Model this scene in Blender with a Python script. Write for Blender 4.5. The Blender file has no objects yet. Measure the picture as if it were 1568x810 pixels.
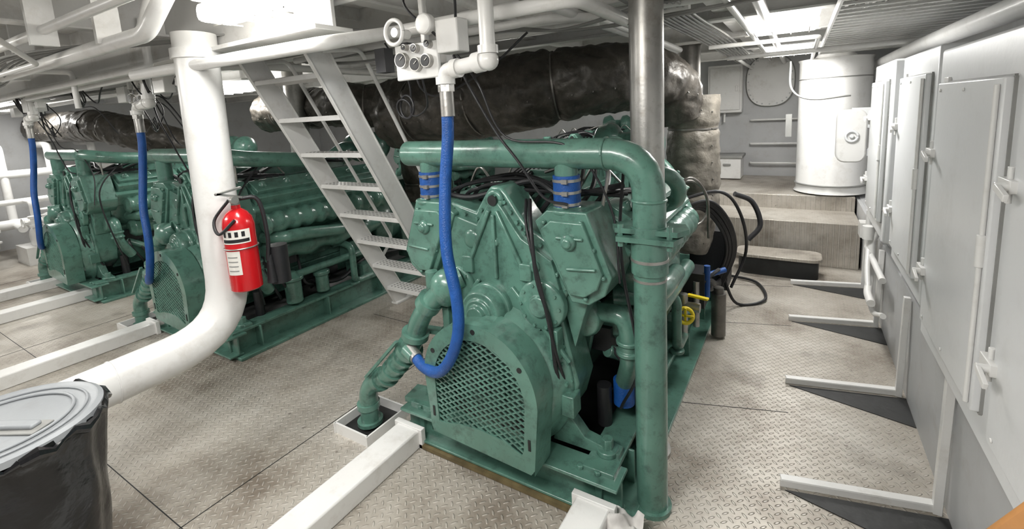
import bpy, math, random, bmesh
from mathutils import Vector, Matrix, noise
random.seed(4)
scene = bpy.context.scene
COL = scene.collection

# ------------------------------------------------------------------ materials
def newmat(name):
    m = bpy.data.materials.new(name); m.use_nodes = True
    return m, m.node_tree, m.node_tree.nodes['Principled BSDF']

def paint(name, col, rough=0.4, metal=0.0, var=0.15, scale=6.0, bump=0.05, bscale=60.0, dirt=None, dirt_amt=0.0, coat=0.0, dpos=0.52):
    m, nt, b = newmat(name)
    N = nt.nodes; L = nt.links
    tc = N.new('ShaderNodeTexCoord')
    n = N.new('ShaderNodeTexNoise'); n.inputs['Scale'].default_value = scale; n.inputs['Detail'].default_value = 6
    L.new(tc.outputs['Object'], n.inputs['Vector'])
    cr = N.new('ShaderNodeValToRGB')
    c0 = [max(0, c*(1-var)) for c in col[:3]]; c1 = [min(1, c*(1+var)) for c in col[:3]]
    cr.color_ramp.elements[0].position = 0.3; cr.color_ramp.elements[1].position = 0.7
    cr.color_ramp.elements[0].color = (*c0, 1); cr.color_ramp.elements[1].color = (*c1, 1)
    L.new(n.outputs['Fac'], cr.inputs['Fac'])
    out = cr.outputs['Color']
    if dirt:
        n2 = N.new('ShaderNodeTexNoise'); n2.inputs['Scale'].default_value = scale*2.3; n2.inputs['Detail'].default_value = 9
        n2.inputs['Roughness'].default_value = 0.7
        L.new(tc.outputs['Object'], n2.inputs['Vector'])
        r2 = N.new('ShaderNodeValToRGB'); r2.color_ramp.elements[0].position = dpos; r2.color_ramp.elements[1].position = dpos+.2
        L.new(n2.outputs['Fac'], r2.inputs['Fac'])
        mu = N.new('ShaderNodeMath'); mu.operation = 'MULTIPLY'; mu.inputs[1].default_value = dirt_amt
        L.new(r2.outputs['Color'], mu.inputs[0])
        mx = N.new('ShaderNodeMix'); mx.data_type = 'RGBA'
        L.new(mu.outputs[0], mx.inputs[0]); L.new(out, mx.inputs[6]); mx.inputs[7].default_value = (*dirt, 1)
        out = mx.outputs[2]
    L.new(out, b.inputs['Base Color'])
    b.inputs['Roughness'].default_value = rough; b.inputs['Metallic'].default_value = metal
    b.inputs['Coat Weight'].default_value = coat; b.inputs['Coat Roughness'].default_value = 0.12
    if bump > 0:
        n3 = N.new('ShaderNodeTexNoise'); n3.inputs['Scale'].default_value = bscale; n3.inputs['Detail'].default_value = 4
        L.new(tc.outputs['Object'], n3.inputs['Vector'])
        bp = N.new('ShaderNodeBump'); bp.inputs['Strength'].default_value = bump; bp.inputs['Distance'].default_value = 0.01
        L.new(n3.outputs['Fac'], bp.inputs['Height']); L.new(bp.outputs['Normal'], b.inputs['Normal'])
    return m

def emis(name, col, s):
    m, nt, b = newmat(name)
    b.inputs['Base Color'].default_value = (*col, 1)
    b.inputs['Emission Color'].default_value = (*col, 1); b.inputs['Emission Strength'].default_value = s
    return m

GREEN = paint('green_engine_paint', (0.098, 0.215, 0.170), 0.30, 0, 0.16, 7, 0.14, 45, (0.022, 0.042, 0.035), 0.7, 0.45, .5)
WHITE = paint('white_paint', (0.78, 0.775, 0.76), 0.33, 0, 0.04, 3, 0.08, 30, (0.42, 0.38, 0.32), 0.35, .15)
WHITEC = paint('ceiling_white_paint', (0.74, 0.735, 0.72), 0.5, 0, 0.08, 2, 0.1, 20, (0.36, 0.32, 0.27), 0.5)
CAB = paint('cabinet_grey_paint', (0.74, 0.75, 0.76), 0.33, 0, 0.02, 2, 0.05, 40, (0.6, 0.6, 0.59), 0.4)
WALLG = paint('wall_grey_paint', (0.50, 0.505, 0.51), 0.5, 0, 0.07, 3, 0.1, 15, (0.34, 0.31, 0.28), 0.35)
STEEL = paint('bare_steel', (0.45, 0.44, 0.42), 0.38, 0.85, 0.12, 9, 0.06, 80, (0.22, 0.18, 0.14), 0.5)
DSTEEL = paint('dark_steel_pipe', (0.20, 0.19, 0.175), 0.4, 0.7, 0.2, 9, 0.06, 80, (0.1, 0.08, 0.06), 0.5)
WRAP = paint('exhaust_insulation_wrap', (0.060, 0.053, 0.044), 0.42, 0.15, 0.4, 9, 1.0, 14, (0.17, 0.15, 0.125), 0.45)
WRAPL = paint('riser_insulation_wrap', (0.15, 0.135, 0.112), 0.5, 0.1, 0.3, 9, 1.0, 18, (0.26, 0.24, 0.2), 0.5)
BLACK = paint('black_rubber', (0.015, 0.015, 0.017), 0.45, 0, 0.2, 8, 0.1)
DARK = paint('bilge_dark', (0.014, 0.015, 0.015), 0.55, 0, 0.5, 10, 0.3, 20)  # seams, plus painted shade of the bilge and the guard interior
BLUE = paint('blue_hose_rubber', (0.008, 0.075, 0.30), 0.42, 0, 0.15, 20, 0.3, 150)
RED = paint('extinguisher_red', (0.50, 0.008, 0.012), 0.22, 0, 0.05, 4, 0, 10, None, 0, 0.5)
LABEL = paint('label_paper', (0.75, 0.73, 0.68), 0.6, 0, 0.04)
YELLOW = paint('yellow_handle', (0.8, 0.62, 0.02), 0.4, 0, 0.08)
BAG = paint('black_plastic_bag', (0.010, 0.010, 0.011), 0.22, 0, 0.2, 8, 0.9, 9)
LID = paint('grey_plastic_lid', (0.30, 0.315, 0.33), 0.45, 0, 0.05, 5, 0.05, 60, (.2, .2, .2), .3)
WOOD = paint('varnished_wood', (0.42, 0.2, 0.07), 0.4, 0, 0.2, 14)
RUST = paint('rusty_channel', (0.13, 0.10, 0.045), 0.7, 0, 0.35, 15, 0.3)
REDO = paint('red_oxide_hose', (0.22, 0.05, 0.025), 0.5, 0, 0.2)
CABLE = paint('grey_cable', (0.26, 0.26, 0.25), 0.5, 0, 0.2)
DKGREEN = paint('shaded_green_paint', (0.03, 0.07, 0.055), 0.4, 0, 0.3, 10, 0.2, 40)  # engine green darkened to paint in the shade behind the guard
FACE = paint('gauge_face', (0.02, 0.02, 0.022), 0.3)
GLOW = emis('lamp_diffuser', (1.0, 0.97, 0.9), 20.0)
CLOTH = paint('white_rag_cloth', (0.62, 0.6, 0.58), 0.8, 0, 0.15, 20)

def floor_material():
    m, nt, b = newmat('diamond_plate_floor'); N = nt.nodes; L = nt.links
    tc = N.new('ShaderNodeTexCoord')
    def math_(op, a, bb=None, c=None):
        n = N.new('ShaderNodeMath'); n.operation = op
        for i, v in enumerate((a, bb, c)):
            if v is None: continue
            if isinstance(v, (int, float)): n.inputs[i].default_value = v
            else: L.new(v, n.inputs[i])
        return n.outputs[0]
    def mixc(f, a, col):
        n = N.new('ShaderNodeMix'); n.data_type = 'RGBA'; L.new(f, n.inputs[0]); L.new(a, n.inputs[6]); n.inputs[7].default_value = (*col, 1); return n.outputs[2]
    def noise_(sc, det, ro, p0, p1):
        n = N.new('ShaderNodeTexNoise'); n.inputs['Scale'].default_value = sc; n.inputs['Detail'].default_value = det; n.inputs['Roughness'].default_value = ro
        L.new(tc.outputs['Object'], n.inputs['Vector'])
        r = N.new('ShaderNodeValToRGB'); r.color_ramp.elements[0].position = p0; r.color_ramp.elements[1].position = p1
        L.new(n.outputs['Fac'], r.inputs['Fac']); return n, r
    mp = N.new('ShaderNodeMapping'); mp.inputs['Rotation'].default_value = (0, 0, math.radians(45)); mp.inputs['Scale'].default_value = (30, 30, 30)
    L.new(tc.outputs['Object'], mp.inputs['Vector'])
    sp = N.new('ShaderNodeSeparateXYZ'); L.new(mp.outputs[0], sp.inputs[0])
    fx = math_('FLOOR', sp.outputs[0]); fy = math_('FLOOR', sp.outputs[1])
    par = math_('FLOORED_MODULO', math_('ADD', fx, fy), 2.0)
    u = math_('SUBTRACT', math_('FRACT', sp.outputs[0]), 0.5); v = math_('SUBTRACT', math_('FRACT', sp.outputs[1]), 0.5)
    inv = math_('SUBTRACT', 1.0, par)
    uu = math_('ADD', math_('MULTIPLY', u, par), math_('MULTIPLY', v, inv))
    vv = math_('ADD', math_('MULTIPLY', v, par), math_('MULTIPLY', u, inv))
    d = math_('SQRT', math_('ADD', math_('POWER', math_('MULTIPLY', uu, 2.1), 2.0), math_('POWER', math_('MULTIPLY', vv, 6.0), 2.0)))
    mr = N.new('ShaderNodeMapRange'); mr.inputs[1].default_value = 0.55; mr.inputs[2].default_value = 1.05; mr.inputs[3].default_value = 1; mr.inputs[4].default_value = 0
    L.new(d, mr.inputs[0]); bar = mr.outputs[0]
    n1, cr = noise_(1.1, 10, .68, .36, .64)
    e = cr.color_ramp.elements
    e[0].color = (0.21, 0.175, 0.14, 1); e[1].color = (0.56, 0.53, 0.48, 1)
    k = cr.color_ramp.elements.new(0.48); k.color = (0.41, 0.375, 0.325, 1)
    _, r2 = noise_(9, 9, .78, .5, .72)
    c = mixc(math_('MULTIPLY', r2.outputs['Color'], 0.5), cr.outputs['Color'], (0.2, 0.16, 0.12))
    _, r4 = noise_(2.3, 6, .6, .58, .70)
    c = mixc(math_('MULTIPLY', r4.outputs['Color'], 0.5), c, (0.12, 0.10, 0.08))
    _, r3 = noise_(26, 3, .5, .68, .74)
    c = mixc(math_('MULTIPLY', r3.outputs['Color'], 0.6), c, (0.09, 0.07, 0.055))
    c = mixc(math_('MULTIPLY', bar, 0.30), c, (0.70, 0.67, 0.61))
    L.new(c, b.inputs['Base Color'])
    b.inputs['Roughness'].default_value = 0.40; b.inputs['Metallic'].default_value = 0.2
    bp = N.new('ShaderNodeBump'); bp.inputs['Strength'].default_value = 0.8; bp.inputs['Distance'].default_value = 0.005
    L.new(bar, bp.inputs['Height']); L.new(bp.outputs['Normal'], b.inputs['Normal'])
    return m
FLOOR = floor_material()

# ------------------------------------------------------------------ mesh helpers
class M:
    def __init__(s): s.v = []; s.f = []
    def add(s, vs, fs):
        o = len(s.v); s.v += [tuple(v) for v in vs]; s.f += [tuple(i+o for i in f) for f in fs]; return s
    def box(s, c, d, rot=None):
        c = Vector(c); h = Vector(d)/2; vs = []
        for x in (-1, 1):
            for y in (-1, 1):
                for z in (-1, 1):
                    p = Vector((x*h.x, y*h.y, z*h.z))
                    if rot is not None: p = rot @ p
                    vs.append(c+p)
        return s.add(vs, [(0,1,3,2),(4,6,7,5),(0,4,5,1),(2,3,7,6),(0,2,6,4),(1,5,7,3)])
    def beam(s, p0, p1, w, h, up=(0,0,1)):
        p0 = Vector(p0); p1 = Vector(p1); d = (p1-p0); L = d.length; d.normalize()
        side = d.cross(Vector(up)).normalized(); u = side.cross(d)
        R = Matrix((side, d, u)).transposed()
        return s.box((p0+p1)/2, (w, L, h), R)
    def sweep(s, pts, rad, seg=16, cap=True):
        pts = [Vector(p) for p in pts]; n = len(pts)
        if not hasattr(rad, '__len__'): rad = [rad]*n
        T = []
        for i in range(n):
            a = pts[max(0, i-1)]; b = pts[min(n-1, i+1)]; d = (b-a)
            if d.length < 1e-9: d = T[-1].copy() if T else Vector((0,0,1))
            T.append(d.normalized())
        ref = Vector((0,0,1)) if abs(T[0].z) < 0.9 else Vector((1,0,0))
        u = T[0].cross(ref).normalized(); vs = []
        for i in range(n):
            u = (u - T[i]*u.dot(T[i])).normalized(); w = T[i].cross(u)
            for k in range(seg):
                a = 2*math.pi*k/seg
                vs.append(pts[i] + (u*math.cos(a)+w*math.sin(a))*rad[i])
        fs = []
        for i in range(n-1):
            for k in range(seg):
                fs.append((i*seg+k, i*seg+(k+1) % seg, (i+1)*seg+(k+1) % seg, (i+1)*seg+k))
        if cap: fs.append(tuple(reversed(range(seg)))); fs.append(tuple((n-1)*seg+k for k in range(seg)))
        return s.add(vs, fs)
    def cyl(s, p0, p1, r, r1=None, seg=20):
        return s.sweep([p0, p1], [r, r if r1 is None else r1], seg)
    def lathe(s, p0, axis, prof, seg=28):
        p0 = Vector(p0); a = Vector(axis).normalized()
        ref = Vector((0,0,1)) if abs(a.z) < 0.9 else Vector((1,0,0))
        u = a.cross(ref).normalized(); w = a.cross(u); vs = []; fs = []
        for d, r in prof:
            for k in range(seg):
                t = 2*math.pi*k/seg; vs.append(p0+a*d+(u*math.cos(t)+w*math.sin(t))*max(r, 1e-4))
        for i in range(len(prof)-1):
            for k in range(seg):
                fs.append((i*seg+k, i*seg+(k+1) % seg, (i+1)*seg+(k+1) % seg, (i+1)*seg+k))
        fs.append(tuple(reversed(range(seg)))); fs.append(tuple((len(prof)-1)*seg+k for k in range(seg)))
        return s.add(vs, fs)
    def tube(s, pts, r, bend=None, seg=18):
        return s.sweep(fillet(pts, bend if bend else r*1.8), r, seg)
    def hose(s, pts, r, seg=12, wob=0):
        return s.sweep(catmull(pts, 8), r, seg)
    def plate(s, poly, y0, y1):
        n = len(poly)
        vs = [(x, y0, z) for x, z in poly]+[(x, y1, z) for x, z in poly]
        fs = [tuple(range(n)), tuple(reversed(range(n, 2*n)))]
        for i in range(n): j = (i+1) % n; fs.append((i, i+n, j+n, j))
        return s.add(vs, fs)
    def slab(s, poly, z0, z1):
        n = len(poly)
        vs = [(x, y, z0) for x, y in poly]+[(x, y, z1) for x, y in poly]
        fs = [tuple(reversed(range(n))), tuple(range(n, 2*n))]
        for i in range(n): j = (i+1) % n; fs.append((i, j, j+n, i+n))
        return s.add(vs, fs)
    def torus(s, c, axis, R, r, seg=28, ms=10, a0=0, a1=2*math.pi):
        c = Vector(c); a = Vector(axis).normalized(); ref = Vector((0,0,1)) if abs(a.z) < 0.9 else Vector((1,0,0))
        u = a.cross(ref).normalized(); w = a.cross(u)
        pts = [c+(u*math.cos(a0+(a1-a0)*k/seg)+w*math.sin(a0+(a1-a0)*k/seg))*R for k in range(seg+1)]
        return s.sweep(pts, r, ms)
    def ball(s, c, r, sc=(1,1,1), seg=16, rings=10):
        c = Vector(c); vs = []; fs = []
        for i in range(rings+1):
            t = math.pi*i/rings
            for k in range(seg):
                p = 2*math.pi*k/seg
                vs.append(c+Vector((r*sc[0]*math.sin(t)*math.cos(p), r*sc[1]*math.sin(t)*math.sin(p), r*sc[2]*math.cos(t))))
        for i in range(rings):
            for k in range(seg): fs.append((i*seg+k, (i+1)*seg+k, (i+1)*seg+(k+1) % seg, i*seg+(k+1) % seg))
        return s.add(vs, fs)
    def bolts(s, pts, y, r=0.009, h=0.012):
        for x, z in pts: s.cyl((x, y, z), (x, y-h, z), r, seg=6)
        return s
    def obj(s, name, mat, parent=None, bevel=0, ang=38, fix=True):
        me = bpy.data.meshes.new(name)
        me.from_pydata(s.v, [], s.f); me.validate()
        bm = bmesh.new(); bm.from_mesh(me); bmesh.ops.recalc_face_normals(bm, faces=bm.faces); bm.to_mesh(me); bm.free()
        for p in me.polygons: p.use_smooth = True
        me.set_sharp_from_angle(angle=math.radians(ang))
        me.materials.append(mat)
        o = bpy.data.objects.new(name, me); COL.objects.link(o)
        if parent: o.parent = parent; o.location = -Vector(parent.location)
        if bevel:
            b = o.modifiers.new('bevel', 'BEVEL'); b.width = bevel; b.segments = 2; b.limit_method = 'ANGLE'; b.angle_limit = math.radians(40)
        return o

def fillet(pts, R, n=8):
    pts = [Vector(p) for p in pts]; out = [pts[0]]
    for i in range(1, len(pts)-1):
        a, b, c = pts[i-1], pts[i], pts[i+1]
        d1 = (a-b); d2 = (c-b); t = min(R, d1.length*0.48, d2.length*0.48)
        p = b+d1.normalized()*t; q = b+d2.normalized()*t
        for k in range(n+1):
            s = k/n; out.append(p*(1-s)**2 + b*2*s*(1-s) + q*s*s)
    out.append(pts[-1]); return out
def catmull(pts, n=8):
    P = [Vector(p) for p in pts]; P = [P[0]*2-P[1]]+P+[P[-1]*2-P[-2]]; out = []
    for i in range(1, len(P)-2):
        for k in range(n):
            t = k/n; a, b, c, d = P[i-1:i+3]
            out.append(0.5*((2*b)+(-a+c)*t+(2*a-5*b+4*c-d)*t*t+(-a+3*b-3*c+d)*t**3))
    out.append(P[-2]); return out

def root(name, loc=(0,0,0)):
    e = bpy.data.objects.new(name, None); e.location = loc; e.empty_display_size = 0.1; COL.objects.link(e); return e
def clone(src, dx, dy=0, skip=()):
    e = root(src.name.split('.')[0], src.location+Vector((dx, dy, 0)))
    for c in src.children:
        if c.name.split('.')[0] in skip: continue
        k = bpy.data.objects.new(c.name.split('.')[0], c.data); COL.objects.link(k); k.parent = e; k.location = c.location
        for md in c.modifiers:
            b = k.modifiers.new('bevel', 'BEVEL'); b.width = md.width; b.segments = 2; b.limit_method = 'ANGLE'; b.angle_limit = md.angle_limit
    return e

# ------------------------------------------------------------------ room shell
M().box((-5, 2.6, -0.05), (13, 10.4, 0.1)).obj('floor', FLOOR)
seam = M()
for x in (-8.1, -5.4, -2.25): seam.box((x, 2.4, 0.0008), (0.004, 5.8, 0.0016))
for y in (0.7, 2.6): seam.box((-2.55, y, 0.0008), (1.3, 0.004, 0.0016)); seam.box((-5.6, y+0.2, 0.0008), (1.2, 0.004, 0.0016))
for y in (2.62, 3.75, 4.6): seam.beam((-.57, y-.12, 0.001), (.0, y+.05, 0.001), 0.004, 0.001)
seam.obj('floor_plate_seams', DARK)
M().box((-5, 2.6, 2.53), (13, 10.4, 0.1)).obj('ceiling', WHITEC)
w = M(); w.box((-5, 7.55, 1.25), (13, 0.1, 2.5)); w.obj('wall_back', WALLG)
w = M(); w.box((-10.6, 2.6, 1.25), (0.1, 10.4, 2.5)); w.obj('wall_left', WALLG)
w = M(); w.box((0.61, 3.0, 0.29), (0.08, 9.2, 0.58)); w.box((0.9, 3.0, 0.575), (0.6, 9.2, 0.02)); w.obj('wall_right_lower', WALLG)
w = M(); w.box((1.2, 3.0, 1.54), (0.08, 9.2, 1.92)); w.obj('wall_right', WALLG)

# ceiling structure
cs = root('ceiling_beams')
b = M()
b.box((-5.9, 1.42, 2.3), (8.2, 0.02, 0.36)); b.box((-5.9, 1.42, 2.115), (8.2, 0.2, 0.022))
for y in (2.35, 3.3, 4.3, 5.3, 6.3):
    b.box((-4.7, y, 2.35), (11.4, 0.015, 0.26)); b.box((-4.7, y, 2.22), (11.4, 0.1, 0.015))
for y in (0.4, -0.6):
    b.box((-4.7, y, 2.38), (11.4, 0.015, 0.2)); b.box((-4.7, y, 2.28), (11.4, 0.1, 0.015))
for x in (-8.6, -6.2, -3.35, -1.85, -0.45, 0.55):
    b.box((x, 2.7, 2.38), (0.014, 9.4, 0.22)); b.box((x, 2.7, 2.27), (0.09, 9.4, 0.014))
for x in (-9.8, -9.2, -8, -7.4, -6.8, -5.5, -4.9, -4.2, -2.7, -1.2):
    b.box((x, 2.7, 2.44), (0.01, 9.4, 0.09))
b.obj('beam_webs_and_flanges', WHITEC, cs, 0.003)

cp = root('ceiling_pipes')
t = M()
t.tube([(-10.4, 0.98, 2.13), (-2.5, 0.98, 2.13), (-2.2, 0.98, 2.3), (-2.2, 0.98, 2.5)], 0.036)
t.tube([(-10.4, 1.12, 2.2), (-2.9, 1.12, 2.2), (-2.6, 1.12, 2.48)], 0.03)
t.tube([(-10.4, 0.80, 2.2), (-0.8, 0.80, 2.2)], 0.022)
t.tube([(-10.4, 1.28, 2.08), (-3.3, 1.28, 2.08), (-3.3, 1.28, 2.35)], 0.022)
t.tube([(-10.4, 0.62, 2.28), (-1.2, 0.62, 2.28)], 0.016)
t.tube([(-10.4, 0.88, 2.10), (-3.6, 0.88, 2.10), (-3.4, 0.7, 2.2), (-3.4, -.5, 2.2)], 0.014)
t.tube([(-10.4, 0.72, 2.16), (-4.6, 0.72, 2.16), (-4.6, 1.3, 2.16), (-4.6, 1.3, 1.9)], 0.018)
t.tube([(-3.35, 1.22, 2.03), (-1.72, 1.3, 2.03), (-1.72, 1.7, 2.12), (-0.75, 1.7, 2.12), (-0.75, 2.4, 2.12)], 0.030)
t.tube([(-10.4, 1.75, 2.17), (-4.0, 1.75, 2.17), (-3.7, 2.2, 2.17), (-3.7, 5, 2.17)], 0.03)
t.tube([(-10.4, 2.05, 2.12), (-4.4, 2.05, 2.12)], 0.045)
t.tube([(-10.4, 1.6, 2.06), (-6.4, 1.6, 2.06), (-6.2, 1.4, 2.06), (-3.0, 1.38, 2.06)], 0.018)
t.tube([(-0.2, 2.0, 2.2), (-0.2, 7.4, 2.2)], 0.03)
t.tube([(-0.3, 2.0, 2.15), (-0.3, 5.2, 2.15), (-0.6, 5.6, 2.15), (-0.6, 7.4, 2.15)], 0.018)
t.tube([(-0.37, 2.0, 2.24), (-0.37, 7.4, 2.24)], 0.014)
t.tube([(0.74, 1.3, 2.0), (0.74, 4.4, 2.03), (0.74, 4.9, 2.03), (0.74, 6.9, 2.03)], 0.05)
t.tube([(-1.5, 1.95, 2.2), (0.3, 1.95, 2.2)], 0.02)
t.tube([(-2.9, 2.55, 2.19), (-0.5, 2.55, 2.19)], 0.03)
t.tube([(-3.2, 2.15, 2.16), (-1.1, 2.15, 2.16), (-.9, 2.3, 2.16), (-.9, 4.2, 2.16)], 0.022)
t.tube([(-2.2, 1.5, 2.26), (-1.4, 1.5, 2.26), (-1.4, 2.4, 2.2), (-.2, 2.45, 2.2)], 0.024)
t.tube([(-1.0, 1.3, 2.18), (-1.0, 4.5, 2.18)], 0.026); t.tube([(-.72, 2.2, 2.24), (-.72, 5.8, 2.24)], 0.02)
t.tube([(-.62, 3.9, 2.12), (.1, 3.95, 2.12), (.1, 6.8, 2.12)], 0.016); t.tube([(-.6, 4.8, 2.10), (.95, 4.8, 2.10)], 0.02)
t.torus((-1.48, 1.46, 2.06), (0, 1, 0), .05, .009)
t.cyl((-1.48, 1.46, 2.06), (-1.48, 1.54, 2.06), .02)
for (x, y) in ((-6, .98), (-4.2, .98), (-2.9, .98), (-5, 1.12), (-3.1, 0.8), (-7.2, 1.6), (-5, 2.05)):
    t.box((x, y, 2.28), (0.03, 0.1, 0.3))
t.obj('pipe_runs', WHITE, cp)
t = M()
for i in range(9):
    y = 1.5+0.02*i; z = 2.06+0.012*(i % 3)
    t.hose([(-8, y+.3, z+.1), (-5.5, y+.33, z+.04), (-4.6, y+.25, z+.1), (-3.9, y+.3, z+0.1), (-3.3, y+.35, z+.12)], 0.008, 6)
for i in range(8):
    x = -0.5-0.03*i
    t.hose([(x, 1.9, 2.17+.01*(i % 3)), (x-.03, 3, 2.2), (x+.04, 4, 2.17), (x, 6.8, 2.2)], 0.008, 6)
for i in range(12):
    a = random.uniform(-.06, .06); y = .86+i*.012
    t.hose([(-9.5, y+a, 2.1), (-7, y-a, 2.15+a/3), (-5.2, y+.05, 2.09), (-3.8, y+a, 2.16), (-2.6, y+.6, 2.2), (-1.9, y+.8, 2.15)], .006, 6)
for i in range(8):
    a = random.uniform(-.05, .05)
    t.hose([(-3.2, 2.2+a, 2.15), (-2.3, 2.1+a, 2.10+a), (-1.5, 2.25+a, 2.16), (-1.0, 2.2-a, 2.1), (-.5, 2.3, 2.15+a), (.2, 2.4+a, 2.16)], .007, 6)
t.obj('cable_runs', CABLE, cp)
t = M()
for (x, y) in ((-6.9, 1.5), (-4.0, 1.5), (-8.3, 1.9), (-5.6, 1.6), (-5.0, 1.9)):
    for k in range(3):
        t.torus((x+k*.03, y, 2.04), (.3+.2*k, 1, .2), .09-.015*k, .006, 24, 6)
    t.hose([(x, y, 2.15), (x+.2, y+.05, 1.98), (x+.5, y, 2.06), (x+.7, y, 2.2)], .006, 6)
    t.hose([(x-.3, y, 2.2), (x-.2, y+.05, 1.98), (x, y+.1, 1.94), (x+.1, y+.2, 1.7)], .006, 6)
t.hose([(-1.9, 2.0, 2.0), (-1.85, 2.0, 1.86), (-1.7, 2.0, 1.82), (-1.4, 2.05, 1.95), (-1.2, 2.1, 2.1)], .006, 6)
t.obj('hanging_cables', BLACK, cp)
t = M()
for (x, y) in ((-6.6, 1.5), (-3.7, 1.5), (-8.0, 1.7), (-1.9, 2.0), (-4.9, 1.7)):
    t.box((x, y, 2.02), (.16, .07, .13)); t.box((x+.2, y+.03, 2.04), (.09, .06, .1)); t.box((x+.1, y, 2.18), (.03, .03, .24))
t.obj('junction_boxes', WHITE, cp, .005)

# cable tray top right
ct = root('cable_tray')
t = M()
for x in (0.16, 0.98): t.box((x, 4.2, 2.17), (0.012, 3.6, 0.05))
y = 2.5
while y < 6: t.box((0.57, y, 2.155), (0.82, 0.035, 0.012)); y += 0.14
t.obj('tray_rungs', WHITE, ct)
t = M()
for i in range(34):
    x = 0.19+i*0.023; a = random.uniform(-.03, .03)
    t.hose([(x, 2.45, 2.18+a/3), (x+a, 3.0, 2.175), (x-a, 3.6, 2.182), (x+a, 4.2, 2.17), (x-a, 5, 2.18), (x, 6, 2.185)], random.uniform(.006, .013), 6)
t.obj('tray_cables', WHITEC, ct)

# ------------------------------------------------------------------ platforms at far end
M().box((-0.36, 6.4, 0.225), (1.82, 2.1, 0.45)).box((-0.36, 6.72, 0.3), (1.82, 1.5, 0.62)).obj('raised_deck_platform', FLOOR, None, 0.006)
st = root('boarding_step')
pts = []
for cx, cy, a0 in ((.27, .08, 0), (-.27, .08, 90), (-.27, -.08, 180), (.27, -.08, 270)):
    for k in range(5):
        a = math.radians(a0+k*22.5); pts.append((-0.14+cx+.1*math.cos(a), 5.02+cy+.08*math.sin(a)))
M().slab(pts, 0.17, 0.2).obj('step_top', FLOOR, st, 0.004)
M().slab([((p[0]+.14)*.93-.14, (p[1]-5.02)*.93+5.02) for p in pts], 0.0, 0.17).obj('step_skirt', DARK, st)

# hull frames at right floor edge
hf = root('hull_frame_brackets')
t = M(); g = M()
for y in (1.25, 2.18, 3.05, 3.98, 4.8):
    t.beam((-0.02, y-.08, 0.016), (0.54, y+.05, 0.016), 0.010, 0.032); t.beam((-0.02, y-.065, 0.032), (0.54, y+.065, 0.032), 0.036, 0.006)
    t.beam((0.535, y+.05, 0), (0.548, y+.08, 0.58), 0.035, 0.03, up=(1,0,0))
    g.slab([(0.0, y-.1), (0.568, y+.03), (0.568, y-.24)], 0.0, 0.004)  # flat dark wedge on the deck, painting the darkness of an open hole
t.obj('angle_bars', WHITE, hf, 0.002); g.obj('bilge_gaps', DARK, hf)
wm = root('wall_piping')
t = M()
t.tube([(0.55, 4.2, .72), (0.5, 4.2, .6), (0.5, 4.15, .35), (0.46, 3.9, .3), (0.46, 3.7, .3)], 0.025)
t.tube([(0.5, 3.6, .5), (0.5, 4.4, .5), (0.5, 4.4, .8)], 0.02)
t.hose([(0.5, 3.5, .3), (0.48, 3.8, .22), (0.47, 4.05, .4), (0.5, 4.3, .66)], 0.018)
t.cyl((.48, 4.2, .62), (.48, 4.2, .72), .04); t.box((.5, 4.6, .6), (.08, .14, .12))
t.obj('white_pipes', WHITE, wm)

# ------------------------------------------------------------------ cabinets on right
def cabinet(y0, y1, z0, z1, doors, x=0.5, depth=0.42):
    r = root('electrical_cabinet', (x, (y0+y1)/2, z0))
    M().box((x+depth/2+.02, (y0+y1)/2, (z0+z1)/2), (depth, y1-y0, z1-z0)).obj('body', CAB, r, 0.012)
    d = M(); h = M()
    for (a, bb, c, e) in doors:
        d.box((x+.006, (a+bb)/2, (c+e)/2), (0.03, bb-a, e-c))
        for z in (c+.22*(e-c), c+.72*(e-c)):
            h.box((x-.014, bb+.01, z), (0.02, 0.09, 0.035)); h.cyl((x-.01, bb+.012, z-.05), (x-.01, bb+.012, z+.05), .008); h.cyl((x-.014, bb-.02, z), (x-.05, bb-.02, z), .012)
            h.beam((x-.045, bb-.02, z), (x-.045, bb-.09, z-.02), .012, .02)
        h.cyl((x-.016, a+.02, c+.02), (x-.016, a+.02, e-.02), .007); h.cyl((x-.016, a+.02, (c+e)/2-.05), (x-.016, a+.02, (c+e)/2+.05), .012)
        h.box((x+.02, bb-.02, e+.012), (.02, .06, .02))
        for z in (c+.03, e-.03):
            for yy in (a+.05, (a+bb)/2, bb-.05): h.cyl((x-.009, yy, z), (x-.014, yy, z), .007, seg=8)
    d.obj('doors', CAB, r, 0.006); h.obj('latches_and_hinges', WHITE, r, 0.002)
    k = M()
    for (a, bb, c, e) in doors:
        for (p, q) in (((a, c), (bb, c)), ((a, e), (bb, e)), ((a, c), (a, e)), ((bb, c), (bb, e))):
            k.beam((x+.018, p[0], p[1]), (x+.018, q[0], q[1]), .012, .012, up=(1, 0, 0))
    for q in range(5): k.cyl((x+.021, y0+.08, z0+.2+q*.2), (x+.015, y0+.08, z0+.2+q*.2), .01, seg=8)
    k.obj('door_gasket_gap', CABLE, r)
    return r
cabinet(0.3, 2.66, 0.59, 1.87, [(1.82, 2.54, .70, 1.73), (0.95, 1.68, .70, 1.73)])
cabinet(2.70, 3.52, 0.69, 1.90, [(2.78, 3.42, .8, 1.78)])
cabinet(3.56, 4.35, 0.76, 1.90, [(3.64, 4.25, .88, 1.78)], x=0.46)

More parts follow.
